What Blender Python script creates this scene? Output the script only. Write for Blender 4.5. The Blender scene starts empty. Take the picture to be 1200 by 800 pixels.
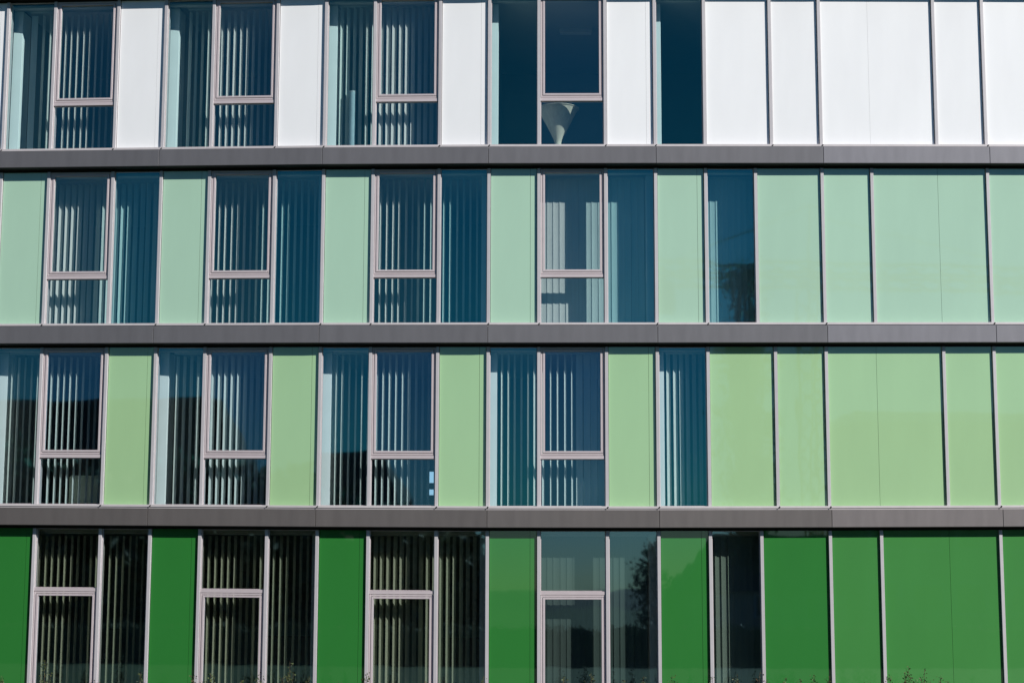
import bpy, bmesh, math, random
from mathutils import Vector
R = math.radians
sc = bpy.context.scene
col = sc.collection
rnd = random.Random(7)

# ------------------------------------------------------------------ plan of the gently curved facade
L = 3.245                                   # module between joints
PHI = {-1: -5.0, 0: -4.9, 1: -4.9, 2: -2.9, 3: -0.6, 4: 0.5, 5: 1.4, 6: 2.2, 7: 3.0}   # plan angle of every facet
BJ = {4: (2.781, 33.80)}                    # joints on the line of the floor bands
for k in range(3, -2, -1):
    a = R(PHI[k]); x, y = BJ[k+1]; BJ[k] = (x-L*math.cos(a), y-L*math.sin(a))
for k in range(4, 8):
    a = R(PHI[k]); x, y = BJ[k]; BJ[k+1] = (x+L*math.cos(a), y+L*math.sin(a))
DZ = {-1: .08, 0: .057, 1: .034, 2: .009, 3: -.005, 4: 0, 5: .016, 6: .040, 7: .073, 8: .1}   # the slabs are not dead level
BANDW = .236
def mitre(j):
    a0, a1 = R(PHI.get(j-1, PHI[-1])), R(PHI.get(j, PHI[7])); a = (a0+a1)/2
    s = 1/math.cos((a1-a0)/2)
    return (math.sin(a)*s, -math.cos(a)*s)
MT = {j: mitre(j) for j in BJ}
FJ = {j: (BJ[j][0]-MT[j][0]*BANDW, BJ[j][1]-MT[j][1]*BANDW) for j in BJ}   # joints on the panel plane (w = 0)
def P(k, u, w, z):
    """facet k, u metres along it, w metres out of the panel plane, height z"""
    t = u/L
    a, b = (FJ[k][0]+MT[k][0]*w, FJ[k][1]+MT[k][1]*w), (FJ[k+1][0]+MT[k+1][0]*w, FJ[k+1][1]+MT[k+1][1]*w)
    dz = DZ[k]+(DZ[k+1]-DZ[k])*t if z > .3 else 0
    return (a[0]+(b[0]-a[0])*t, a[1]+(b[1]-a[1])*t, z+dz)
ZB = [13.93, 10.422, 6.917, 3.410]          # underside of every floor band
BH = .33

# ------------------------------------------------------------------ materials
def newmat(name):
    m = bpy.data.materials.new(name); m.use_nodes = True
    nt = m.node_tree; nt.nodes.clear()
    return m, nt, nt.nodes.new('ShaderNodeOutputMaterial')
def N(nt, t, **kw):
    n = nt.nodes.new(t)
    for k, v in kw.items():
        if k in n.inputs: n.inputs[k].default_value = v
        else: setattr(n, k, v)
    return n
def c4(c): return (c[0], c[1], c[2], 1)
def pbr(name, base, rough=.5, metal=0, coat=0, coat_rough=.03, spec=.5, var=.06, vscale=3, bump=0, bscale=30, objvar=0, stretch=None, objcol=False):
    m, nt, out = newmat(name)
    p = N(nt, 'ShaderNodeBsdfPrincipled')
    p.inputs['Roughness'].default_value = rough; p.inputs['Metallic'].default_value = metal
    p.inputs['Coat Weight'].default_value = coat; p.inputs['Coat Roughness'].default_value = coat_rough; p.inputs['Coat IOR'].default_value = 1.95
    p.inputs['Specular IOR Level'].default_value = spec
    tc = N(nt, 'ShaderNodeTexCoord'); mp = N(nt, 'ShaderNodeMapping')
    nt.links.new(tc.outputs['Object'], mp.inputs[0])
    if stretch: mp.inputs['Scale'].default_value = stretch
    nz = N(nt, 'ShaderNodeTexNoise'); nz.inputs['Scale'].default_value = vscale; nz.inputs['Detail'].default_value = 5
    nt.links.new(mp.outputs[0], nz.inputs['Vector'])
    mr = N(nt, 'ShaderNodeMapRange'); mr.inputs['From Min'].default_value = .3; mr.inputs['From Max'].default_value = .7
    mr.inputs['To Min'].default_value = 1-var; mr.inputs['To Max'].default_value = 1+var
    nt.links.new(nz.outputs['Fac'], mr.inputs['Value'])
    val = mr.outputs[0]
    if objvar:
        oi = N(nt, 'ShaderNodeObjectInfo'); m2 = N(nt, 'ShaderNodeMapRange')
        m2.inputs['To Min'].default_value = 1-objvar; m2.inputs['To Max'].default_value = 1+objvar
        nt.links.new(oi.outputs['Random'], m2.inputs['Value'])
        mu = N(nt, 'ShaderNodeMath', operation='MULTIPLY'); nt.links.new(val, mu.inputs[0]); nt.links.new(m2.outputs[0], mu.inputs[1]); val = mu.outputs[0]
    vm = N(nt, 'ShaderNodeVectorMath', operation='SCALE'); vm.inputs[0].default_value = base
    nt.links.new(val, vm.inputs['Scale'])
    if objcol:
        oc = N(nt, 'ShaderNodeObjectInfo'); vx = N(nt, 'ShaderNodeVectorMath', operation='MULTIPLY')
        nt.links.new(vm.outputs[0], vx.inputs[0]); nt.links.new(oc.outputs['Color'], vx.inputs[1]); vm = vx
    nt.links.new(vm.outputs[0], p.inputs['Base Color'])
    if bump:
        bn = N(nt, 'ShaderNodeTexNoise'); bn.inputs['Scale'].default_value = bscale
        nt.links.new(mp.outputs[0], bn.inputs['Vector'])
        b = N(nt, 'ShaderNodeBump'); b.inputs['Strength'].default_value = 1; b.inputs['Distance'].default_value = bump
        nt.links.new(bn.outputs['Fac'], b.inputs['Height']); nt.links.new(b.outputs[0], p.inputs['Normal'])
        if coat: nt.links.new(b.outputs[0], p.inputs['Coat Normal'])
    nt.links.new(p.outputs[0], out.inputs[0])
    return m
def panel_mat(name, base, coat=1.0):        # enamelled glass cladding: colour under a clear, slightly wavy sheet
    return pbr(name, base, rough=.45, coat=coat, coat_rough=.02, spec=.2, var=.03, vscale=1.1, bump=.0016, bscale=.9, objvar=.02, stretch=(1.6, 1.6, .45))
def glass_mat(name, tint, f0=.25, wav=.0016, refl=(.30, .88, .78)):
    m, nt, out = newmat(name)
    tr = N(nt, 'ShaderNodeBsdfTransparent'); tr.inputs[0].default_value = c4(tint)
    gl = N(nt, 'ShaderNodeBsdfGlossy'); gl.inputs['Roughness'].default_value = .02; gl.inputs['Color'].default_value = c4(refl)
    ge = N(nt, 'ShaderNodeNewGeometry')     # Schlick reflectance, the same from both sides of the sheet
    dt = N(nt, 'ShaderNodeVectorMath', operation='DOT_PRODUCT'); nt.links.new(ge.outputs['Incoming'], dt.inputs[0]); nt.links.new(ge.outputs['Normal'], dt.inputs[1])
    ab = N(nt, 'ShaderNodeMath', operation='ABSOLUTE'); nt.links.new(dt.outputs['Value'], ab.inputs[0])
    su = N(nt, 'ShaderNodeMath', operation='SUBTRACT'); su.inputs[0].default_value = 1; nt.links.new(ab.outputs[0], su.inputs[1])
    pw = N(nt, 'ShaderNodeMath', operation='POWER'); pw.inputs[1].default_value = 5; nt.links.new(su.outputs[0], pw.inputs[0])
    fr = N(nt, 'ShaderNodeMath', operation='MULTIPLY_ADD'); fr.inputs[1].default_value = 1-f0; fr.inputs[2].default_value = f0; nt.links.new(pw.outputs[0], fr.inputs[0])
    mx = N(nt, 'ShaderNodeMixShader')
    tc = N(nt, 'ShaderNodeTexCoord'); nz = N(nt, 'ShaderNodeTexNoise'); nz.inputs['Scale'].default_value = 1.1; nz.inputs['Detail'].default_value = 1
    nt.links.new(tc.outputs['Object'], nz.inputs['Vector'])
    b = N(nt, 'ShaderNodeBump'); b.inputs['Distance'].default_value = wav; b.inputs['Strength'].default_value = 1
    nt.links.new(nz.outputs['Fac'], b.inputs['Height']); nt.links.new(b.outputs[0], gl.inputs['Normal'])
    nt.links.new(fr.outputs[0], mx.inputs[0]); nt.links.new(tr.outputs[0], mx.inputs[1]); nt.links.new(gl.outputs[0], mx.inputs[2])
    nt.links.new(mx.outputs[0], out.inputs[0])
    return m
def cloth_mat(name, base, trans=.25):
    m, nt, out = newmat(name)
    d = N(nt, 'ShaderNodeBsdfDiffuse'); t = N(nt, 'ShaderNodeBsdfTranslucent'); mx = N(nt, 'ShaderNodeMixShader'); mx.inputs[0].default_value = trans
    tc = N(nt, 'ShaderNodeTexCoord'); mp = N(nt, 'ShaderNodeMapping'); mp.inputs['Scale'].default_value = (9, 9, .6)
    nz = N(nt, 'ShaderNodeTexNoise'); nz.inputs['Scale'].default_value = 1.3
    nt.links.new(tc.outputs['Object'], mp.inputs[0]); nt.links.new(mp.outputs[0], nz.inputs['Vector'])
    mr = N(nt, 'ShaderNodeMapRange'); mr.inputs['To Min'].default_value = .82; mr.inputs['To Max'].default_value = 1.12
    nt.links.new(nz.outputs['Fac'], mr.inputs['Value'])
    vm = N(nt, 'ShaderNodeVectorMath', operation='SCALE'); vm.inputs[0].default_value = base; nt.links.new(mr.outputs[0], vm.inputs['Scale'])
    nt.links.new(vm.outputs[0], d.inputs[0]); nt.links.new(vm.outputs[0], t.inputs[0])
    nt.links.new(d.outputs[0], mx.inputs[1]); nt.links.new(t.outputs[0], mx.inputs[2]); nt.links.new(mx.outputs[0], out.inputs[0])
    return m
def glow_mat(name, c, s):
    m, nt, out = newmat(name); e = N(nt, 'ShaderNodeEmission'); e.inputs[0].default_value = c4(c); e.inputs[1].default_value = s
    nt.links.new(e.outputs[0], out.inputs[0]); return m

M = {
 'p0': panel_mat('white_enamel_glass', (.97, .965, .955)),
 'p1': panel_mat('mint_enamel_glass', (.43, .64, .465)),
 'p2': panel_mat('light_green_enamel_glass', (.38, .60, .315)),
 'p3': panel_mat('deep_green_enamel_glass', (.027, .20, .034)),
 'p3b': panel_mat('reflection_lightened_green_glass', (.054, .255, .054)),  # deep green lightened, painting in the brighter reflection on the right-hand panels
 'band': pbr('dark_grey_sheet_metal', (.19, .183, .192), rough=.42, metal=.25, spec=.5, var=.07, vscale=2.2, objcol=True, objvar=.03, bump=.0006, bscale=2, stretch=(3, 3, .6)),
 'band_low': pbr('brown_grey_sheet_metal', (.168, .15, .142), rough=.42, metal=.25, spec=.5, var=.07, vscale=2.2, objcol=True, objvar=.03, bump=.0006, bscale=2, stretch=(3, 3, .6)),
 'frame': pbr('pinkish_anodised_aluminium', (.60, .52, .53), rough=.4, metal=.15, spec=.4, var=.03, vscale=6, objvar=.03),
 'fin': pbr('silver_anodised_aluminium', (.56, .53, .54), rough=.4, metal=.15, spec=.4, var=.03, vscale=6, objvar=.04),
 'sill': pbr('pale_aluminium_sill', (.62, .575, .57), rough=.4, metal=.1, var=.04, vscale=5, objvar=.03),
 'black': pbr('black_gasket_and_shade', (.012, .012, .014), rough=.7, var=.1),
 'glass0': glass_mat('teal_glass', (.88, .95, .96)),
 'glass1': glass_mat('blue_teal_glass', (.88, .95, .96)),
 'glass2': glass_mat('pale_teal_glass', (.82, .93, .96), refl=(.26, .70, .95), f0=.22),
 'glass3': glass_mat('grey_green_glass', (.80, .86, .81), refl=(.50, .80, 1), f0=.31),
 'glass0f': glass_mat('fixed_teal_glass', (.82, .97, .97), refl=(.16, .92, .74), f0=.20),
 'glass1f': glass_mat('fixed_blue_teal_glass', (.72, .95, .97), refl=(.12, .90, .84), f0=.28),
 'glass2f': glass_mat('fixed_pale_teal_glass', (.86, .97, .98), refl=(.12, .82, .92), f0=.23),
 'glass3f': glass_mat('fixed_grey_green_glass', (.78, .86, .81), refl=(.48, .80, 1), f0=.33),
 'column': pbr('white_painted_concrete', (.92, .92, .91), rough=.8, var=.03, vscale=2, bump=.001, bscale=20),
 'iwall': pbr('grey_plaster', (.40, .41, .41), rough=.9, var=.05, vscale=1),
 'iceil': pbr('ceiling_board', (.62, .64, .62), rough=.9, var=.03, vscale=1),
 'ifloor': pbr('grey_carpet', (.24, .25, .25), rough=.95, var=.2, vscale=12),
 'slat': cloth_mat('blind_fabric', (.82, .85, .80), .28),
 'slatg': cloth_mat('beige_blind_fabric', (.64, .66, .54), .45),
 'slatd': cloth_mat('shaded_blind_fabric', (.13, .17, .17), .2),  # fabric darkened to paint in the blocked sunlight
 'slatm': cloth_mat('half_shaded_blind_fabric', (.36, .42, .38), .3),  # same shade painted in, less strongly
 'rail': pbr('white_blind_rail', (.6, .62, .62), rough=.5, var=.03),
 'wood': pbr('dark_red_wood', (.045, .012, .008), rough=.35, var=.25, vscale=4, stretch=(1, 1, 8)),
 'brown': pbr('brown_wood', (.14, .055, .025), rough=.4, var=.25, vscale=3, stretch=(6, 6, 1)),
 'uphol': pbr('grey_beige_upholstery', (.55, .55, .42), rough=.9, var=.1, vscale=12),
 'uphb': pbr('pale_blue_upholstery', (.36, .46, .50), rough=.9, var=.1, vscale=10),
 'cone': pbr('ivory_cord', (.62, .62, .50), rough=.7, var=.12, vscale=2, stretch=(9, 9, .4)),
 'plastic': pbr('black_plastic', (.015, .015, .017), rough=.4, var=.05),
 'mug': pbr('white_glazed_ceramic', (.45, .5, .5), rough=.3, var=.04),
 'glow_standin': glow_mat('sky_patch_emission', (.45, .75, 1.0), .9),  # added emission standing in for sky seen through a far window
 'leaf': pbr('shrub_leaf', (.065, .085, .022), rough=.6, var=.5, vscale=9, objvar=.25),
 'leafr': pbr('reddish_shrub_leaf', (.13, .085, .035), rough=.6, var=.5, vscale=9, objvar=.2),
 'twig': pbr('shrub_twig', (.09, .06, .035), rough=.8, var=.2),
 'tree': pbr('tree_leaf', (.085, .095, .045), rough=.7, var=.4, vscale=1.5, objvar=.25),
 'bark': pbr('tree_bark', (.05, .04, .03), rough=.9, var=.3, vscale=6, bump=.02, bscale=8),
 'render': pbr('brown_rendered_wall', (.34, .26, .19), rough=.9, var=.1, vscale=1),
 'roof': pbr('dark_roof_tile', (.07, .045, .035), rough=.8, var=.2, vscale=4),
 'crane': pbr('yellow_crane_steel', (.45, .30, .04), rough=.5, var=.1),
 'pane': pbr('dark_window_pane', (.02, .03, .04), rough=.05, var=.05),
 'asphalt': pbr('asphalt', (.05, .05, .052), rough=.9, var=.15, vscale=8, bump=.004, bscale=60),
 'soil': pbr('planting_soil', (.06, .045, .03), rough=.95, var=.3, vscale=7, bump=.02, bscale=20),
 'paving': pbr('paving', (.09, .087, .08), rough=.9, var=.1, vscale=5, bump=.003, bscale=30),
 'grass': pbr('meadow', (.045, .07, .02), rough=.95, var=.35, vscale=.6, bump=.03, bscale=6),
 'hill': pbr('wooded_hill', (.035, .045, .025), rough=.95, var=.4, vscale=.05),
}

# ------------------------------------------------------------------ object helpers
WL = {}                                     # world position of every object made here
class MB:
    def __init__(s): s.v = []; s.f = []
    def quad(s, a, b, c, d):
        n = len(s.v); s.v += [a, b, c, d]; s.f.append((n, n+1, n+2, n+3))
    def hexa(s, p):                         # 8 points: bottom 0-3, top 4-7
        n = len(s.v); s.v += p
        for q in ((0, 3, 2, 1), (4, 5, 6, 7), (0, 1, 5, 4), (1, 2, 6, 5), (2, 3, 7, 6), (3, 0, 4, 7)):
            s.f.append(tuple(n+i for i in q))
    def fb(s, k, u0, u1, w0, w1, z0, z1):   # box in facade coordinates
        s.hexa([P(k, u0, w1, z0), P(k, u1, w1, z0), P(k, u1, w0, z0), P(k, u0, w0, z0),
                P(k, u0, w1, z1), P(k, u1, w1, z1), P(k, u1, w0, z1), P(k, u0, w0, z1)])
    def box(s, x0, x1, y0, y1, z0, z1):
        s.hexa([(x0, y0, z0), (x1, y0, z0), (x1, y1, z0), (x0, y1, z0), (x0, y0, z1), (x1, y0, z1), (x1, y1, z1), (x0, y1, z1)])
    def tube(s, a, b, r0, r1=None, n=6):
        r1 = r0 if r1 is None else r1
        a, b = Vector(a), Vector(b); d = (b-a).normalized()
        x = d.orthogonal().normalized(); y = d.cross(x); i0 = len(s.v)
        for p, r in ((a, r0), (b, r1)):
            for i in range(n):
                t = 2*math.pi*i/n; s.v.append(tuple(p+x*math.cos(t)*r+y*math.sin(t)*r))
        for i in range(n): s.f.append((i0+i, i0+(i+1) % n, i0+n+(i+1) % n, i0+n+i))
        s.f.append(tuple(i0+i for i in reversed(range(n)))); s.f.append(tuple(i0+n+i for i in range(n)))
    def lathe(s, c, prof, n=28):
        i0 = len(s.v)
        for r, z in prof:
            for i in range(n):
                t = 2*math.pi*i/n; s.v.append((c[0]+r*math.cos(t), c[1]+r*math.sin(t), c[2]+z))
        for j in range(len(prof)-1):
            for i in range(n):
                a = i0+j*n; s.f.append((a+i, a+(i+1) % n, a+n+(i+1) % n, a+n+i))
    def build(s, name, mat, parent=None, bevel=0, smooth=False, at=None):
        if at is None:
            xs, ys, zs = zip(*s.v)
            at = ((min(xs)+max(xs))/2, (min(ys)+max(ys))/2, min(zs))
        me = bpy.data.meshes.new(name)
        me.from_pydata([(v[0]-at[0], v[1]-at[1], v[2]-at[2]) for v in s.v], [], s.f)
        me.materials.append(M[mat]); me.update()
        if smooth:
            for p in me.polygons: p.use_smooth = True
        o = bpy.data.objects.new(name, me); col.objects.link(o)
        WL[o.name] = at
        if parent is not None:
            o.parent = parent; q = WL[parent.name]; o.location = (at[0]-q[0], at[1]-q[1], at[2]-q[2])
        else: o.location = at
        if bevel:
            b = o.modifiers.new('bevel', 'BEVEL'); b.width = bevel; b.segments = 1; b.limit_method = 'ANGLE'
        return o
def thing(name, label, cat, loc, group=None):
    o = bpy.data.objects.new(name, None); col.objects.link(o); o.location = loc; WL[o.name] = tuple(loc)
    return tag(o, label, cat, group)
def tag(o, label=None, cat=None, group=None, kind=None):
    if label: o['label'] = label
    if cat: o['category'] = cat
    if group: o['group'] = group
    if kind: o['kind'] = kind
    return o

# ------------------------------------------------------------------ the office building
building = thing('office_building', 'four storey office building with white, mint, light green and deep green glass panels', 'building', (FJ[3][0], FJ[3][1], 0))
T3, T7 = .3*L, .7*L
FW = .032                                   # half width of a mullion
ROWTYPE = ['A', 'B', 'A', 'B']
PCOL = ['white', 'mint green', 'light green', 'deep green']
GAP = .055                                  # dark recess under each floor band
def row_z(r):                               # glazing from .. to
    top = ZB[r]-GAP
    bot = (ZB[r+1]+BH+.075) if r < 3 else .12
    return bot, top
K0, K1 = -1, 7
# floor bands, dark recesses and sills
for r in range(4):
    for k in range(K0, K1+1):
        b = MB(); g = .004
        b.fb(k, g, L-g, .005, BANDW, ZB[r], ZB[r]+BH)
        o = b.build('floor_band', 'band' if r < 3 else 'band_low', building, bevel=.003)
        q = {-1: .84, 0: .86, 1: .92, 2: .96, 3: 1.0, 4: 1.02, 5: 1.28}.get(k, 1.24); o.color = (q, q, q*(1.03 if k > 4 else 1), 1)  # tone per facet paints in sun and reflection along the curve
        s = MB(); z0 = ZB[r]+BH+.003
        ru = ROWTYPE[r-1] if r else None
        s.fb(k, 0, L, -.20, .10, z0, z0+.028)
        s.fb(k, .002, L-.002, .0, .118, z0+.028, z0+.072)
        if r: s.build('sill', 'sill', building, bevel=.003)
    rec = MB()
    for k in range(K0, K1+1):
        rec.fb(k, 0, L, -.20, -.035, ZB[r]-GAP, ZB[r]+.02)
    for k in range(K0, K1+1): rec.fb(k, 0, L, -.03, BANDW-.006, ZB[r]-.006, ZB[r]-.002)  # black sheet that paints in the shade on the band soffit
    rec.build('gap_and_soffit_shade', 'black', building)
# small dark sill clips at the feet of the mullions
clips = MB()
for r in (1, 2, 3):
    for k in range(0, 7):
        for t in ((0,) if k > 4 else (0, T7) if ROWTYPE[r-1] == 'A' else (0, T3)):
            z = ZB[r]+BH+.012
            a, b_ = P(k, t-.012, .122, z+.012), P(k, t+.02, .122, z+.05)
            clips.tube(a, b_, .008, .013)
clips.build('sill_clip', 'black', building)

def mullion(k, u, z0, z1, deep=True):
    b = MB()
    b.fb(k, u-FW, u+FW, -.035, .044, z0, z1)
    b.fb(k, u-FW+.008, u+FW-.008, -.20 if deep else -.06, -.036, z0, z1)
    return b.build('mullion', 'fin', building, bevel=.004)
def panel(k, u0, u1, z0, z1, r, seams=()):
    b = MB(); e = .009; sg = .0013 if r == 0 else .0025; cuts = [u0+FW+e]+[x for x in seams]+[u1-FW-e]
    for i in range(len(cuts)-1):
        a = cuts[i]+(sg if i else 0); c = cuts[i+1]-(sg if i < len(cuts)-2 else 0)
        b.fb(k, a, c, -.03, 0, z0+.006, z1)
    o = b.build('facade_panel', 'p3b' if r == 3 and k > 4 else 'p%d' % r, building)
    o['label'] = PCOL[r]+' glass facade panel'
    bk = MB(); bk.fb(k, u0, u1, -.30, -.04, z0, z1); bk.build('panel_backing', 'black', building)
    return o
def ring(b, k, u0, u1, z0, z1, fw, w0, w1):
    b.fb(k, u0, u0+fw, w0, w1, z0, z1); b.fb(k, u1-fw, u1, w0, w1, z0, z1)
    b.fb(k, u0+fw, u1-fw, w0, w1, z1-fw, z1); b.fb(k, u0+fw, u1-fw, w0, w1, z0, z0+fw)
def pane(k, u0, u1, z0, z1, r, parent, w=-.022, f=''):
    b = MB(); b.quad(P(k, u0, w, z0), P(k, u1, w, z0), P(k, u1, w, z1), P(k, u0, w, z1))
    return b.build('glass_pane', 'glass%d%s' % (r, f), parent)
def sash(k, u0, u1, z0, z1, parent, name='sash'):
    b = MB()
    ring(b, k, u0+.004, u1-.004, z0+.004, z1-.004, .036, -.07, .012)
    ring(b, k, u0+.046, u1-.046, z0+.046, z1-.046, .040, -.06, .022)
    o = b.build(name, 'frame', parent, bevel=.004)
    return .086, o
def window(k, r, wide=True, narrow=None, z=None):
    """narrow: (u0,u1) of the full height pane; wide bay between .3 and .7 of the module"""
    z0, z1 = row_z(r); ground = r == 3
    fr = MB(); panes = []
    if narrow:
        a, c = narrow[0]+FW, narrow[1]-FW
        ring(fr, k, a+.001, c-.001, z0+.001, z1, .012, -.06, -.012)
        panes.append((a+.006, c-.006, z0+.006, z1-.002))
    if wide:
        a, c = T3+FW, T7-FW
        zt = (ZB[3]-1.22) if ground else z0+.93       # centre of the transom
        fr.fb(k, a, c, -.12, .020, zt-.032, zt+.032)
        if ground:
            ring(fr, k, a+.001, c-.001, zt+.034, z1, .012, -.06, -.012)
            panes.append((a+.006, c-.006, zt+.03, z1-.002))
        else:
            ring(fr, k, a+.001, c-.001, z0+.001, zt-.034, .012, -.06, -.012)
            panes.append((a+.006, c-.006, z0+.006, zt-.03))
    w = fr.build('window', 'frame', building, bevel=.002)
    for i, q in enumerate(panes): pane(k, *q, r, w, f='f' if narrow and i == 0 else '')
    if wide:
        if ground:
            fwid = .086; b = MB(); ring(b, k, a+.004, c-.004, .10, zt-.036, .036, -.07, .012)
            ring(b, k, a+.046, c-.046, .14, zt-.078, .040, -.06, .022)
            b.fb(k, a+.087, c-.087, -.055, .018, .18, .30)
            d = b.build('door', 'frame', building, bevel=.004)
            pane(k, a+.08, c-.08, .29, zt-.112, r, d, -.02)
        else:
            fwid, so = sash(k, a, c, zt+.034, z1, w)
            pane(k, a+.08, c-.08, zt+.034+.08, z1-.08, r, w, -.02)
            h = MB(); h.tube(P(k, a+.02, -.071, zt+.9), P(k, a+.02, -.12, zt+.9), .01); h.tube(P(k, a+.02, -.12, zt+.9), P(k, a+.02, -.12, zt+.78), .01)
            h.build('window_handle', 'fin', w)
    return w
for r in range(4):
    A = ROWTYPE[r] == 'A'; z0, z1 = row_z(r)
    for k in range(K0, K1+1):
        if k <= 3:
            for u in (0, T3, T7): mullion(k, u, z0, z1)
            if A:
                window(k, r, True, (0, T3)); panel(k, T7, L, z0, z1, r, (L-.165,))
            else:
                panel(k, 0, T3, z0, z1, r, (T3-.165,)); window(k, r, True, (T7, L))
        elif k == 4:
            if A:
                for u in (0, T3, T7): mullion(k, u, z0, z1)
                window(k, r, False, (0, T3)); panel(k, T3, T7, z0, z1, r); panel(k, T7, L, z0, z1, r)
            else:
                for u in (0, T3, .6*L): mullion(k, u, z0, z1)
                panel(k, 0, T3, z0, z1, r, (T3-.165,)); window(k, r, False, (T3, .6*L)); panel(k, .6*L, L, z0, z1, r)
        else:
            if A:
                for u in (0, T7): mullion(k, u, z0, z1, False)
                panel(k, 0, T7, z0, z1, r, (T3,)); panel(k, T7, L, z0, z1, r)
            else:
                for u in (0, T3): mullion(k, u, z0, z1, False)
                panel(k, 0, T3, z0, z1, r); panel(k, T3, L, z0, z1, r, (T7,))
# base plinth, structure behind
pl = MB()
for k in range(K0, K1+1): pl.fb(k, 0, L, -.25, .02, -.2, .118)
pl.build('plinth', 'iwall', building)
DEEP = -5.6
for r in range(4):                          # slabs (floor of the storey above, ceiling below)
    cb, fb_ = MB(), MB()
    for k in range(K0, K1+1):
        cb.fb(k, 0, L, DEEP, -.21, ZB[r]+.03, ZB[r]+.20)
        fb_.fb(k, 0, L, DEEP, -.21, ZB[r]+.203, ZB[r]+BH+.02)
    cb.build('ceiling_slab', 'iceil', building); fb_.build('floor_slab', 'ifloor', building)
    hd = MB()
    for k in range(K0, K1+1): hd.fb(k, 0, L, -.34, -.205, ZB[r]-.10, ZB[r]+.028)
    hd.build('lintel', 'iceil', building)
gf = MB()
for k in range(K0, K1+1): gf.fb(k, 0, L, DEEP, -.255, .02, .115)
gf.build('floor_slab', 'ifloor', building)
bw = MB()
for k in range(K0, K1+1): bw.fb(k, 0, L, DEEP-.3, DEEP-.002, 0, 14.3)
bw.build('back_wall', 'iwall', building)
rf = MB()
for k in range(K0, K1+1): rf.fb(k, 0, L, DEEP-.3, .0, 14.28, 14.5)
rf.build('roof', 'band', building)
for j in list(range(-1, 9)):                # columns and partitions at the joints, storey by storey
    k = min(j, 7); u0 = 0 if j < 8 else L
    for r in range(4):
        z0 = (ZB[r+1]+BH+.022) if r < 3 else .118
        z1 = ZB[r]-.102
        if j not in (-1, 8):
            c = MB(); n = 4
            c.hexa([tuple(Vector(P(k, u0, w, z))+Vector((s*.158, 0, 0))) for z in (z0, z1) for s, w in ((-1, -.36), (1, -.36), (1, -.80), (-1, -.80))])
            c.build('column', 'column', building, bevel=.004)
        q = MB(); q.hexa([tuple(Vector(P(k, u0, w, z))+Vector((s*.05, 0, 0))) for z in (z0, z1+.13) for s, w in ((-1, -.803), (1, -.803), (1, DEEP), (-1, DEEP))])
        q.build('partition_wall', 'iwall', building)
for k in (4, 5, 6, 7):                      # insulation wall behind the closed part of the facade
    for r in range(4):
        A = ROWTYPE[r] == 'A'; z0 = (ZB[r+1]+BH+.022) if r < 3 else .118
        u0 = 0 if k > 4 else (T3+.02 if A else .6*L+.02)
        q = MB(); q.fb(k, u0, L, -.345, -.305, z0, ZB[r]-.102); q.build('inner_lining', 'iwall', building)

# ------------------------------------------------------------------ vertical blinds (each hangs in its own room)
STOREY = ['top storey', 'mint green storey', 'light green storey', 'deep green ground storey']
WHERE = {0: 'leftmost window', 1: 'second window from the left', 2: 'third window from the left', 3: 'fourth window from the left', 4: 'single narrow window'}
def slats(mb, k, u0, u1, z0, z1, psi, w, jit=.06, pitch=.118):
    n = max(1, int((u1-u0)/pitch)); t = FJ[k+1][0]-FJ[k][0], FJ[k+1][1]-FJ[k][1]
    d = PHI[k]
    for i in range(n):
        u = u0+(i+.5)*(u1-u0)/n+rnd.uniform(-.006, .006)
        c = Vector(P(k, u, w, z0)); a = R(psi+d)+rnd.gauss(0, jit)
        tx, ty = math.cos(a), math.sin(a)
        # w is outward (-y), so a positive psi turns the right edge outwards
        sx, sy = tx, -ty if False else ty
        zz0 = z0+rnd.uniform(0, .012); prev = None
        cols = []
        for q in (-1, -.5, 0, .5, 1):
            h = .0635*q; bow = .007*(1-q*q)
            cols.append((c.x+sx*h-sy*bow, c.y+sy*h+sx*bow))
        base = len(mb.v); tw = rnd.gauss(0, .012)
        for zi, z in enumerate((zz0, (zz0+z1)/2, z1)):
            for (x, y) in cols:
                dx, dy = x-c.x, y-c.y; ang = tw*(1-zi/2); mb.v.append((c.x+dx*math.cos(ang)-dy*math.sin(ang), c.y+dx*math.sin(ang)+dy*math.cos(ang), z))
        for zi in range(2):
            for q in range(4):
                a0 = base+zi*5+q; mb.f.append((a0, a0+1, a0+6, a0+5))
CAMX = 0.0
def psi_for(k, u, vis):
    x, y, _ = P(k, u, 0, 1); r = math.degrees(math.atan2(x, y))-PHI[k]
    # plan frame: w towards the camera; right-facing side of the slat turned to the viewer
    return r, math.degrees(math.acos(min(1, vis/7.9)))
def blind(r, k, spans, label):
    z0 = (ZB[r+1]+BH+.06) if r < 3 else .15
    z1 = ZB[r]-.14
    u_a, u_b = min(s[0] for s in spans), max(s[1] for s in spans)
    wb = {0: -.40, 1: -.50, 2: -.38, 3: -.42}[r]
    root = thing('vertical_blind', label, 'blind', P(k, (u_a+u_b)/2, wb, z0-.02), 'vertical blinds behind the windows')
    s = MB()
    for (u0, u1, vis) in spans:
        rr, ac = psi_for(k, (u0+u1)/2, vis)
        psi = (ac-rr) if vis < 7.5 else rnd.uniform(3, 9)
        slats(s, k, u0, u1, z0, z1, psi, wb, jit=.025 if vis < 7.5 else .012)
    s.build('slats', 'slat' if r < 3 else 'slatg' if k < 3 else 'slatd' if k == 3 else 'slatm', root, smooth=True)
    h = MB(); h.fb(k, u_a, u_b, wb-.025, wb+.025, z1, z1+.038); h.build('headrail', 'rail', root)
    c = MB()
    for wv in (wb-.03, wb+.03): c.tube(P(k, u_a, wv, z0+.02), P(k, u_b, wv, z0+.02), .0025, n=4)
    c.build('bottom_chain', 'rail', root)
    return root
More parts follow.
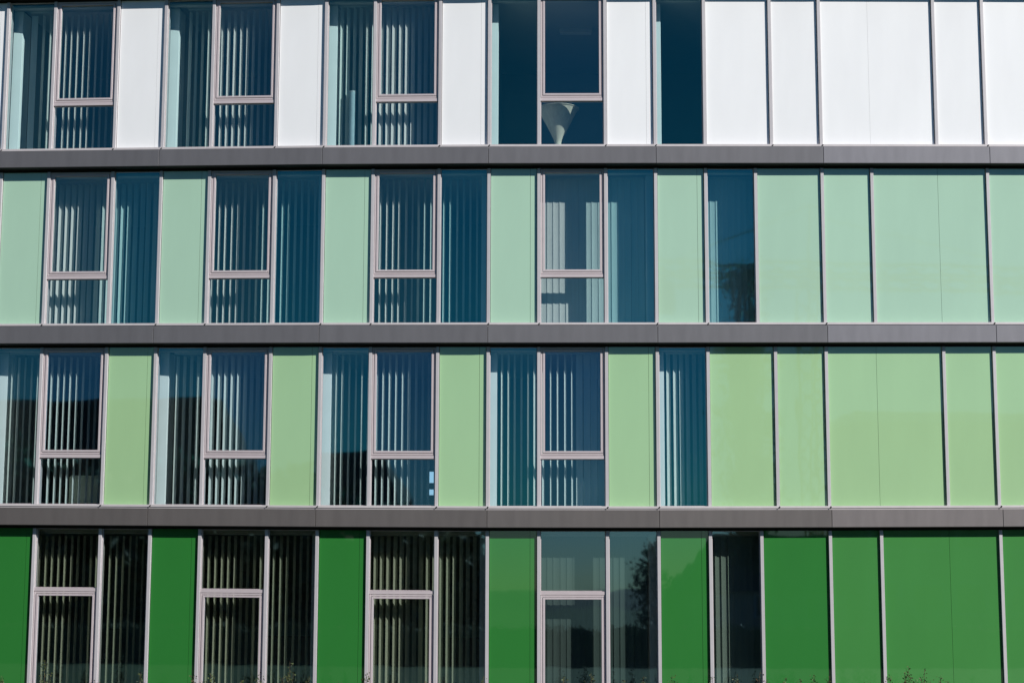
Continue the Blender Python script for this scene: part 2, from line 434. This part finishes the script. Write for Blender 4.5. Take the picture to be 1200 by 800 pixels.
N0, N1 = .19, T3-.02                        # narrow bay of an A module
W0, W1 = T3+.02, T7+.12
BLINDS = [
 (0, 0, [(.30, .50, 7.6), (.52, N1, 2.2), (W0, W1, 1.2)], 'grey vertical blind drawn back, behind the leftmost window of the white top storey'),
 (0, 1, [(.33, N1, 2.4), (W0, W1, 2.4)], 'bright grey vertical blind behind the second window of the white top storey'),
 (0, 2, [(N0, N1, 3.8), (W0, W1, 4.2)], 'wide turned vertical blind in the top storey window left of the empty one'),
 (1, 0, [(T3-.1, T7, 4.6), (T7, L-.19, 4.4)], 'brightly sunlit vertical blind behind the leftmost window of the mint green storey'),
 (1, 1, [(T3-.1, T7, 1.6), (T7, L-.19, 1.8)], 'thin lined open vertical blind behind the second window of the mint green storey'),
 (1, 2, [(T3-.1, T7, 1.8), (T7, L-.19, 1.6)], 'open vertical blind behind the third window of the mint green storey'),
 (1, 3, [(T3-.1, T7, 7.9), (T7, L-.19, 7.9)], 'fully closed vertical blind with square sun patches in the mint green storey'),
 (1, 4, [(T3-.1, .6*L, 7.9)], 'closed blue looking vertical blind in the single narrow window of the mint green storey'),
 (2, 0, [(N0, N1, 1.2), (W0, W1, 1.3)], 'thin open vertical blind before a pale armchair in the light green storey'),
 (2, 1, [(.27, N1, 3.0), (W0, W1, 3.6)], 'half turned vertical blind behind the second window of the light green storey'),
 (2, 2, [(N0, N1, 1.8), (W0, W1, 2.2)], 'open vertical blind before the lit screen in the light green storey'),
 (2, 3, [(N0, N1, 2.3), (W0, T3+.72, 2.3), (T3+.72, W1, 7.6)], 'vertical blind, partly closed at right, behind the fourth window of the light green storey'),
 (2, 4, [(N0, N1+.1, 5.0)], 'vertical blind in the single narrow window of the light green storey'),
 (3, 0, [(T3-.1, T7, 1.7), (T7, L-.19, 1.3)], 'open beige vertical blind behind the leftmost glass door of the ground storey'),
 (3, 1, [(T3-.1, T7, 2.3), (T7, L-.19, 2.0)], 'open beige vertical blind behind the second glass door from the left'),
 (3, 2, [(T3-.1, T7, 4.2), (T7, L-.19, 3.8)], 'half open pale beige vertical blind behind the third glass door from the left'),
 (3, 3, [(T3-.1, T7, 7.9), (T7, L-.19, 7.9)], 'closed beige vertical blind behind the rightmost glass door'),
 (3, 4, [(T3-.1, .6*L, 7.3)], 'nearly closed vertical blind in the single narrow window of the deep green ground storey'),
]
for a in BLINDS: blind(*a)

# ------------------------------------------------------------------ things inside the rooms
def zf(r): return (ZB[r+1]+BH+.022) if r < 3 else .118
def fthing(name, label, cat, k, u, w, r, group=None):
    x, y, z = P(k, u, w, zf(r)); return thing(name, label, cat, (x, y, z), group), (x, y, z)
# hourglass shaped cord stool / lamp in the top storey
t, (x, y, z) = fthing('cone_lamp', 'ivory hourglass shaped lamp standing in the top storey window without a blind', 'lamp', 3, T3+.38, -.63, 0); z += .035
b = MB(); prof = [(.24, 0)]+[(.06+abs(v)**1.15*.36, .42+v*.75) for v in [i/12 for i in range(-5, 12)]]+[(.40, 1.115)]
prof = [(.27, .0), (.17, .08), (.085, .17), (.065, .23), (.085, .30), (.14, .42), (.21, .56), (.29, .71), (.355, .84), (.40, .93)]
b.lathe((x, y, z), prof, 40); b.build('lamp_shade', 'cone', t, smooth=True)
b = MB(); b.lathe((x, y, z), [(.40, .925), (.417, .93), (.417, .94), (.40, .945), (.385, .93)], 40); b.build('rim', 'cone', t, smooth=True)
b = MB(); b.lathe((x, y, z), [(.0, .0), (.28, .0), (.28, -.034), (0, -.034)], 40); b.build('base', 'cone', t)
t, (x, y, z) = fthing('paper_roll', 'pale blue paper roll standing upright inside the narrow pane of the third top storey window', 'paper roll', 2, .50, -.28, 0)
b = MB(); b.tube((x, y, z), (x, y, z+1.22), .065, n=24); b.build('roll', 'uphb', t, smooth=False)
b = MB(); b.tube((x, y, z+1.221), (x, y, z+1.25), .068, n=24); b.build('end_cap', 'mug', t)
# mug on the sill side of the leftmost top window
t, (x, y, z) = fthing('mug', 'pale mug standing inside the lower pane of the leftmost top storey window', 'mug', 0, 2.0, -.42, 0)
b = MB(); b.lathe((x, y, z+.001), [(0, 0), (.045, 0), (.05, .14), (.044, .14), (.04, .01)], 18); b.build('cup', 'mug', t, smooth=True)
b = MB(); b.tube((x+.05, y, z+.11), (x+.08, y, z+.09), .007); b.tube((x+.08, y, z+.09), (x+.08, y, z+.05), .007); b.tube((x+.08, y, z+.05), (x+.048, y, z+.03), .007); b.build('handle', 'mug', t)
def armchair(k, u, w, r, mat, label, wd=.72):
    t, (x, y, z) = fthing('armchair', label, 'armchair', k, u, w, r)
    def bx(n, x0, x1, y0, y1, z0, z1, bev=.04):
        b = MB(); b.box(x+x0, x+x1, y+y0, y+y1, z+z0, z+z1); return b.build(n, mat, t, bevel=bev)
    h = wd/2
    bx('backrest', -h, h, -.32, -.18, .08, .66); bx('seat', -h+.12, h-.12, -.18, .36, .12, .42)
    bx('armrest', -h, -h+.12, -.17, .36, .08, .56); bx('armrest', h-.12, h, -.17, .36, .08, .56)
    for sx in (-1, 1):
        for sy in (-.28, .32):
            b = MB(); b.tube((x+sx*(h-.06), y+sy, z+.081), (x+sx*(h-.06), y+sy, z), .02); b.build('leg', 'plastic', t)
armchair(0, 1.72, -.98, 2, 'uphol', 'low grey beige armchair seen through the lower pane of the light green storey')
t, (x, y, z) = fthing('office_chair', 'pale blue office chair with rounded back behind the partly closed blind', 'chair', 3, 1.98, -.95, 2)
b = MB(); nseg = 14
pts = []
for i in range(nseg+1):
    q = math.pi*i/nseg; pts.append((x-.27*math.cos(q)*(1 if True else 0), z+.42+.24*math.sin(q)**.6))
n = len(b.v)
for (px, pz) in pts:
    for yy in (-.20, -.16): b.v.append((px, y+yy, pz)); b.v.append((px, y+yy, z+.10))
for i in range(nseg):
    a = i*4; b.f += [(a, a+1, a+5, a+4), (a+2, a+6, a+7, a+3), (a, a+4, a+6, a+2)]
b.build('backrest', 'uphb', t)
b = MB(); b.box(x-.24, x+.24, y-.15, y+.32, z+.40, z+.48); b.build('seat', 'uphb', t, bevel=.03)
b = MB(); b.tube((x, y+.08, z+.05), (x, y+.08, z+.40), .03)
for i in range(5):
    q = 2*math.pi*i/5+.3; b.tube((x, y+.08, z+.07), (x+.29*math.cos(q), y+.08+.29*math.sin(q), z+.03), .02)
b.build('base', 'plastic', t)
# desk with an added screen in the third window of the light green storey
t, (x, y, z) = fthing('desk', 'dark desk carrying an added screen in the light green storey', 'desk', 2, 2.22, -1.3, 2)
b = MB(); b.box(x-.75, x+.45, y-.3, y+.4, z+.20, z+.235); b.build('desktop', 'wood', t)
for sx in (-.72, .42):
    for sy in (-.27, .37):
        b = MB(); b.tube((x+sx, y+sy, z), (x+sx, y+sy, z+.2), .02); b.build('leg', 'plastic', t)
t = thing('standin_monitor', 'added pale blue screen at lower right of the third light green storey window', 'added_glow', (x-.17, y, z+.236))
b = MB(); b.box(x-.32, x-.02, y-.02, y+.02, z+.27, z+.86); b.build('casing', 'plastic', t, bevel=.008)
b = MB(); b.box(x-.21, x-.04, y-.026, y-.021, z+.58, z+.80); b.box(x-.21, x-.04, y-.026, y-.021, z+.34, z+.45); b.build('glow_standin', 'glow_standin', t)  # glowing patches added in place of far-window sky
b = MB(); b.tube((x-.17, y+.03, z+.237), (x-.17, y+.03, z+.4), .02); b.build('stand', 'plastic', t)
b = MB(); b.box(x-.30, x-.04, y-.08, y+.12, z+.236, z+.25); b.build('foot', 'plastic', t)
def cupboard(k, u, w, r, wd, ht, mat, label):
    t, (x, y, z) = fthing('cupboard', label, 'cupboard', k, u, w, r, None)
    b = MB(); b.box(x-wd/2, x+wd/2, y, y+.45, z, z+ht); b.build('body', mat, t, bevel=.006)
    for s in (-1, 1):
        b = MB(); b.box(x+min(0, s*(wd/2-.02))+.006, x+max(0, s*(wd/2-.02))-.006, y-.02, y-.002, z+.05, z+ht-.04); d = b.build('door', mat, t, bevel=.003)
        h = MB(); h.tube((x+s*.04, y-.03, z+ht*.55), (x+s*.04, y-.03, z+ht*.55+.12), .008); h.build('handle', 'fin', d)
cupboard(0, .72, -2.6, 2, .7, 1.15, 'brown', 'brown wooden cupboard at far left in the light green storey')
cupboard(0, 1.75, -2.3, 3, .55, 1.35, 'wood', 'dark red cupboard behind the leftmost glass door')
cupboard(1, 2.35, -2.0, 3, 1.1, 1.22, 'wood', 'dark red cupboard right of the second glass door')
cupboard(2, 2.55, -2.0, 3, 1.0, 1.2, 'wood', 'dark red cupboard right of the third glass door')
cupboard(0, 3.0, -2.0, 3, .5, 1.25, 'wood', 'dark red cupboard behind the left narrow ground floor pane')
for k, r, u, label in ((0, 3, 2.6, 'white strip light on the ceiling behind the leftmost ground storey pane'),
                       (1, 3, 2.6, 'white strip light on the ceiling behind the second ground storey pane'),
                       (2, 3, 1.8, 'white strip light on the ceiling above the third glass door'),
                       (0, 2, 1.7, 'white strip light on the ceiling of the leftmost light green storey room'),
                       (3, 0, 1.75, 'ceiling light panel in the top storey room with the hourglass lamp')):
    xx, yy, zz = P(k, u, -2.4, ZB[r]+.03)
    t = thing('ceiling_light', label, 'light', (xx, yy, zz), 'ceiling lights in the offices')
    b = MB(); b.box(xx-.35, xx+.35, yy-.1, yy+.1, zz-.08, zz-.001); b.build('housing', 'rail', t, bevel=.006)
    b = MB(); b.box(xx-.33, xx+.33, yy-.08, yy+.08, zz-.092, zz-.082); b.build('diffuser', 'column', t)

# ------------------------------------------------------------------ shrubs in the bed along the facade (only their tips reach into the picture)
SH = [(-9.6, .80), (-9.05, .66), (-8.3, .93), (-7.4, .6), (-5.62, .70), (-5.28, .74), (-4.75, .62), (-4.45, .76), (-3.90, .95), (-3.55, .68), (-3.05, .6), (-2.55, .75), (-1.5, .6),
      (-.50, .68), (.35, .55), (.92, .70), (1.40, .76), (1.98, .64), (2.85, .72), (3.55, .70), (4.0, .74), (4.35, .77), (4.85, .68), (5.1, .66), (5.60, .72), (6.3, .6), (6.68, .74), (6.98, .88), (7.25, .84), (8.2, .6), (9.3, .58), (-6.6, .72), (2.35, .7), (5.35, .74), (7.6, .72)]
hedge_i = 0
def leafq(mb, c, sz, rg):
    d = Vector((rg.uniform(-1, 1), rg.uniform(-1, 1), rg.uniform(-.2, 1))).normalized(); s = d.orthogonal().normalized()
    s = (s*math.cos(rg.uniform(0, 3))+d.cross(s)*math.sin(rg.uniform(0, 3))).normalized(); c = Vector(c)
    mb.quad(tuple(c), tuple(c+d*sz*.5+s*sz*.28), tuple(c+d*sz), tuple(c+d*sz*.5-s*sz*.28))
shlab = {}
for i, (sx, h) in enumerate(SH):
    yb = 32.1+rnd.uniform(-.15, .15)+ (.35 if sx < -6 else 0)
    rg = random.Random(100+i)
    t = thing('shrub', 'green twiggy shrub in the bed below the deep green panels', 'shrub', (sx, yb, .0), 'shrubs in the bed in front of the building')
    tw, lf = MB(), MB()
    n = 5
    for s in range(n):
        tip = h+.03 if s == 0 else h*rg.uniform(.62, .93)
        ang = rg.uniform(0, 6.28); rad = rg.uniform(.02, .17) if s else .01
        a = Vector((sx+rg.uniform(-.04, .04), yb+rg.uniform(-.04, .04), 0)); b_ = Vector((sx+rad*math.cos(ang), yb+rad*math.sin(ang), tip))
        tw.tube(a, b_, .007, .0025, 5)
        m = int(52*tip/.8)
        for q in range(m):
            f = .25+.75*q/m; p = a.lerp(b_, f); rr = .055*(1.15-f)+.012
            leafq(lf, p+Vector((rg.gauss(0, rr), rg.gauss(0, rr), 0)), rg.uniform(.028, .05), rg)
        for q in range(3):
            f = rg.uniform(.45, .85); p = a.lerp(b_, f); e = p+Vector((rg.uniform(-.1, .1), rg.uniform(-.1, .1), rg.uniform(.04, .14)))
            tw.tube(p, e, .003, .0015, 4)
            for _ in range(8): leafq(lf, p.lerp(e, rg.random())+Vector((rg.gauss(0, .012), rg.gauss(0, .012), 0)), rg.uniform(.025, .045), rg)
    tw.build('stems', 'twig', t); lf.build('foliage', 'leafr' if i % 9 == 3 else 'leaf', t)

# ------------------------------------------------------------------ ground
def sheet(name, x0, x1, y0, y1, z, mat, kind='structure'):
    b = MB(); b.quad((x0, y0, z), (x1, y0, z), (x1, y1, z), (x0, y1, z)); return tag(b.build(name, mat), kind=kind)
sheet('ground', -1500, 1500, -1500, 1500, -.16, 'grass')
sheet('road', -200, 200, -6, 6, -.14, 'asphalt')
sheet('lawn', -60, 60, 6.3, 28.6, -.08, 'grass')
b = MB(); b.box(-60, 60, 28.7, 30.9, -.15, -.02); tag(b.build('pavement', 'paving'), kind='structure')
b = MB(); b.box(-60, 60, 6.0, 6.19, -.15, -.01); tag(b.build('kerb', 'paving'), kind='structure')
b = MB(); b.box(-60, 60, 30.95, 35.2, -.15, .0); tag(b.build('planting_bed', 'soil'), kind='structure')

# ------------------------------------------------------------------ what stands across the road and shows in the glass
def refl(az, D, x0=0):                      # point at bearing az (degrees right of straight back) and distance D from the facade
    return (x0+D*math.sin(R(az)), 34-D*math.cos(R(az)))
def tree(x, y, h, rad, label, seed, n=9000, base=.3, ncl=34, loose=False):
    rg = random.Random(seed); t = thing('tree', label, 'tree', (x, y, -.16), 'trees across the road')
    tr = MB(); tr.tube((x, y, -.16), (x, y, h*.55), h*.022+.05, h*.012, 8)
    lf = MB(); cl = []
    for i in range(ncl):
        a = rg.uniform(0, 6.28); el = rg.random(); zz = h*(base+(.97-base)*el)
        rr = rad*math.sqrt(max(.05, 1-((el-.38)/.66)**2))*rg.uniform(.35, .85)
        c = Vector((x+rr*math.cos(a), y+rr*math.sin(a), zz-rad*.18)); cl.append(c)
        tr.tube((x, y, h*(base*.6+.3*el)), c, h*.006+.02, .02, 5)
    for i in range(n):
        c = rg.choice(cl); inner = (i % 3) and not loose; s = rad*(.17 if inner else .22); p = c+Vector((rg.gauss(0, s), rg.gauss(0, s), rg.gauss(0, s*.75)))
        leafq(lf, p, rg.uniform(.6, 1.15) if inner else rg.uniform(.16, .34), rg)
    tr.build('trunk', 'bark', t); lf.build('crown', 'tree', t)
TREES = [(-27, 70, 5.0, 5), (-23.5, 68, 4.4, 4.5), (-20.3, 70, 4.6, 4.5), (-17.2, 70, 4.2, 4.5), (-14, 72, 3.9, 4.2), (-11.8, 70, 3.4, 4), (-9.6, 70, 3.0, 3.6), (-7.6, 70, 2.4, 3.2), (-5.8, 70, 1.4, 2.6)]
for i, (az, D, el, rad) in enumerate(TREES):
    x, y = refl(az, D, 34*math.tan(R(az*.45)))
    tree(x, y, 2+(D+34)*math.tan(R(el)), rad, 'dark broad tree across the road, mirrored in the left windows', 20+i, base=.04)
x, y = refl(3.9, 60, 2.5); tree(x, y, 5.0, 1.6, 'small tree mirrored in the narrow pane beside the rightmost glass door', 60, 3800, .2, 60, True)
x, y = refl(5.4, 62, 2.8); tree(x, y, 3.6, 1.9, 'low bushy tree beside the mirrored house', 61, 3500, .1, 60, True)
x, y = refl(8.7, 60, 4.3); tree(x, y, 20.5, 1.7, 'tall narrow tree mirrored at the right of the narrow mint storey window', 62, 9000, .12, 190, True)
# house with a pitched roof
def house(x, y, w, d, hw, hr, label):
    t = thing('house', label, 'house', (x, y, -.16))
    b = MB(); b.box(x-w/2, x+w/2, y-d/2, y+d/2, -.16, hw); b.build('wall', 'render', t)
    b = MB(); b.v += [(x-w/2-.4, y+d/2+.4, hw), (x+w/2+.4, y+d/2+.4, hw), (x+w/2+.4, y-d/2-.4, hw), (x-w/2-.4, y-d/2-.4, hw), (x-w/2+1.8, y, hw+hr), (x+w/2-1.8, y, hw+hr)]
    b.f += [(0, 1, 5, 4), (2, 3, 4, 5), (1, 2, 5), (3, 0, 4), (3, 2, 1, 0)]; b.build('roof', 'roof', t)
    for i in range(4):
        wx = x-w/2+w*(i+.5)/4; b = MB(); b.box(wx-.5, wx+.5, y+d/2+.003, y+d/2+.05, 1.2, 2.4); f = b.build('window', 'fin', t)
        b = MB(); b.box(wx-.44, wx+.44, y+d/2+.051, y+d/2+.06, 1.26, 2.34); b.build('pane', 'pane', f)
x, y = refl(9.6, 62, 4.6); house(x, y, 10, 8, 2.6, 3.0, 'low house with a dark hipped roof mirrored in the narrow ground storey window')
for az, D, w_, hw, hr, label in ((-23.6, 84, 19, 8.5, 6.6, 'large house with a dark hipped roof mirrored in the leftmost light green storey windows'), (-12.4, 84, 12.5, 7.5, 4.4, 'dark hipped roof house mirrored in the third light green storey window')):
    x, y = refl(az, D, 34*math.tan(R(az*.45))); house(x, y, w_, 10, hw, hr, label)
# clipped hedge on the near side of the road, added to hide ground from the glass
b = MB(); rg = random.Random(9)
nh = 120
for i in range(nh+1):
    x = -36+72*i/nh; j = rg.uniform(-.07, .07)
    b.v += [(x, 6.75, -.1), (x, 6.72+j, 1.12+j), (x, 7.55+j, 1.16+j), (x, 7.6, -.1)]
for i in range(nh):
    a = i*4; b.f += [(a, a+1, a+5, a+4), (a+1, a+2, a+6, a+5), (a+2, a+3, a+7, a+6)]
lf = MB()
for i in range(16000):
    x = rg.uniform(-36, 36); q = rg.random()
    leafq(lf, (x, rg.uniform(6.7, 7.6), 1.14+rg.gauss(0, .05)) if q < .4 else (x, 7.6+rg.gauss(0, .04), rg.uniform(-.05, 1.15)), rg.uniform(.07, .13), rg)
t = thing('hedge', 'long clipped dark hedge across the lawn, added to darken the ground storey reflections', 'hedge', (0, 7.2, -.1))
b.build('branches', 'tree', t); lf.build('foliage', 'tree', t)
# long flat roofed building
def block(x, y, w, d, h, label):
    t = thing('flat_roofed_building', label, 'building', (x, y, -.16))
    b = MB(); b.box(x-w/2, x+w/2, y-d/2, y+d/2, -.16, h); b.build('wall', 'render', t)
    b = MB(); b.box(x-w/2-.3, x+w/2+.3, y-d/2-.3, y+d/2+.3, h+.002, h+.5); b.build('roof_edge', 'fin', t)
    for j in range(3):
        for i in range(9):
            wx = x-w/2+w*(i+.5)/9; z = 1.5+j*3.2; b = MB(); b.box(wx-.8, wx+.8, y+d/2+.003, y+d/2+.06, z, z+1.6); f = b.build('window', 'fin', t)
            b = MB(); b.box(wx-.72, wx+.72, y+d/2+.061, y+d/2+.07, z+.08, z+1.52); b.build('pane', 'pane', f)
x, y = refl(19, 66, 9.0); block(x, y, 20, 12, 11.2, 'long flat roofed block mirrored in the right hand panels')
# tower crane
t = thing('tower_crane', 'yellow lattice tower crane mirrored in the mint green storey', 'crane', (*refl(11.2, 74, 5.0), -.16))
cx, cy = refl(11.2, 74, 5.0)
def lattice(b, a, c, s, n, r=.05):
    a, c = Vector(a), Vector(c); d = (c-a); ax = d.normalized(); p = ax.orthogonal().normalized(); q = ax.cross(p)
    cor = [p*s+q*s, -p*s+q*s, -p*s-q*s, p*s-q*s]
    for o in cor: b.tube(a+o, c+o, r, n=4)
    for i in range(n):
        u0, u1 = a+d*(i/n), a+d*((i+1)/n)
        for j in range(4): b.tube(u0+cor[j], u1+cor[(j+1) % 4], r*.6, n=4)
b = MB(); lattice(b, (cx, cy, 0), (cx, cy, 21.5), .6, 16, .09); b.build('tower', 'crane', t)
b = MB(); lattice(b, (cx-10, cy, 21.7), (cx+26, cy, 21.7), .55, 20, .11); b.build('jib', 'crane', t)
b = MB(); b.tube((cx, cy, 26), (cx+17, cy, 22.2), .04); b.tube((cx, cy, 26), (cx-9, cy, 22.2), .04); b.tube((cx, cy, 21.5), (cx, cy, 26), .14, .06); b.build('stay', 'crane', t)
b = MB(); b.box(cx-10.4, cx-8.4, cy-.6, cy+.6, 19.4, 21.2); b.build('counterweight', 'iwall', t)
b = MB(); b.box(cx+.8, cx+2.1, cy-.7, cy+.7, 19.2, 21.0); b.build('cab', 'fin', t)
# distant wooded hills
b = MB(); nx = 90; rg = random.Random(5)
hh = [9+5*math.sin(i*.21)+3*math.sin(i*.53+1)+rg.uniform(0, 1.6) for i in range(nx+1)]
for i in range(nx+1):
    a = R(-75+150*i/nx); X, Y = 700*math.sin(a), 34-700*math.cos(a); X2, Y2 = 1100*math.sin(a), 34-1100*math.cos(a)
    b.v += [(X*.8, Y*.8, -1), (X, Y, hh[i]*.6), (X2, Y2, hh[i]*1.2)]
for i in range(nx):
    a = i*3; b.f += [(a, a+3, a+4, a+1), (a+1, a+4, a+5, a+2)]
tag(b.build('hill', 'hill'), kind='structure')

# ------------------------------------------------------------------ light
SUN_AZ, SUN_EL = 51.0, 27.3                 # degrees to the right of straight back, and above the horizon
w = bpy.data.worlds.new('World'); sc.world = w; w.use_nodes = True
nt = w.node_tree; bg = nt.nodes['Background']
sky = nt.nodes.new('ShaderNodeTexSky'); sky.sky_type = 'NISHITA'; sky.sun_disc = False
sky.sun_elevation = R(SUN_EL); sky.sun_rotation = R(180-SUN_AZ)
sky.air_density = 1.0; sky.dust_density = .05; sky.ozone_density = 2.5; sky.altitude = 300
hs = nt.nodes.new('ShaderNodeHueSaturation'); hs.inputs['Saturation'].default_value = 1.35
nt.links.new(sky.outputs[0], hs.inputs['Color']); tn = nt.nodes.new('ShaderNodeVectorMath'); tn.operation = 'MULTIPLY'; tn.inputs[1].default_value = (.80, .97, 1.15)
nt.links.new(hs.outputs[0], tn.inputs[0]); nt.links.new(tn.outputs[0], bg.inputs[0]); bg.inputs[1].default_value = .044
sd = bpy.data.lights.new('sun', 'SUN'); sd.energy = 5.0; sd.angle = R(.5); sd.color = (1, .975, .94)
so = bpy.data.objects.new('sun', sd); col.objects.link(so)
dv = Vector((math.sin(R(SUN_AZ))*math.cos(R(SUN_EL)), -math.cos(R(SUN_AZ))*math.cos(R(SUN_EL)), math.sin(R(SUN_EL))))
so.rotation_euler = dv.to_track_quat('Z', 'Y').to_euler(); so.location = (20, -20, 30)

# ------------------------------------------------------------------ camera
th = math.atan(2100/14400); sr = 37/14400
cd = bpy.data.cameras.new('camera'); co = bpy.data.objects.new('camera', cd); col.objects.link(co)
co.location = (0, 0, 2.0); co.rotation_mode = 'QUATERNION'
from mathutils import Matrix
cth, sth, cr = math.cos(th), math.sin(th), math.sqrt(1-sr*sr)
Fv = Vector((0, cth, sth)); R0 = Vector((1, 0, 0)); U0 = Vector((0, -sth, cth))
Rv = R0*cr+U0*sr; Uv = -R0*sr+U0*cr
co.rotation_quaternion = Matrix((Rv, Uv, -Fv)).transposed().to_quaternion()
cd.sensor_width = 36; cd.lens = 36*2100/1200; cd.clip_end = 5000; cd.clip_start = .1
sc.camera = co
sc.view_settings.view_transform = 'Standard'; sc.view_settings.look = 'None'; sc.view_settings.exposure = 0
sc.render.engine = 'CYCLES'
cy_ = sc.cycles
cy_.use_denoising = True; cy_.max_bounces = 8; cy_.diffuse_bounces = 3; cy_.glossy_bounces = 3; cy_.transmission_bounces = 4; cy_.transparent_max_bounces = 24
cy_.caustics_reflective = False; cy_.caustics_refractive = False; cy_.sample_clamp_indirect = 4
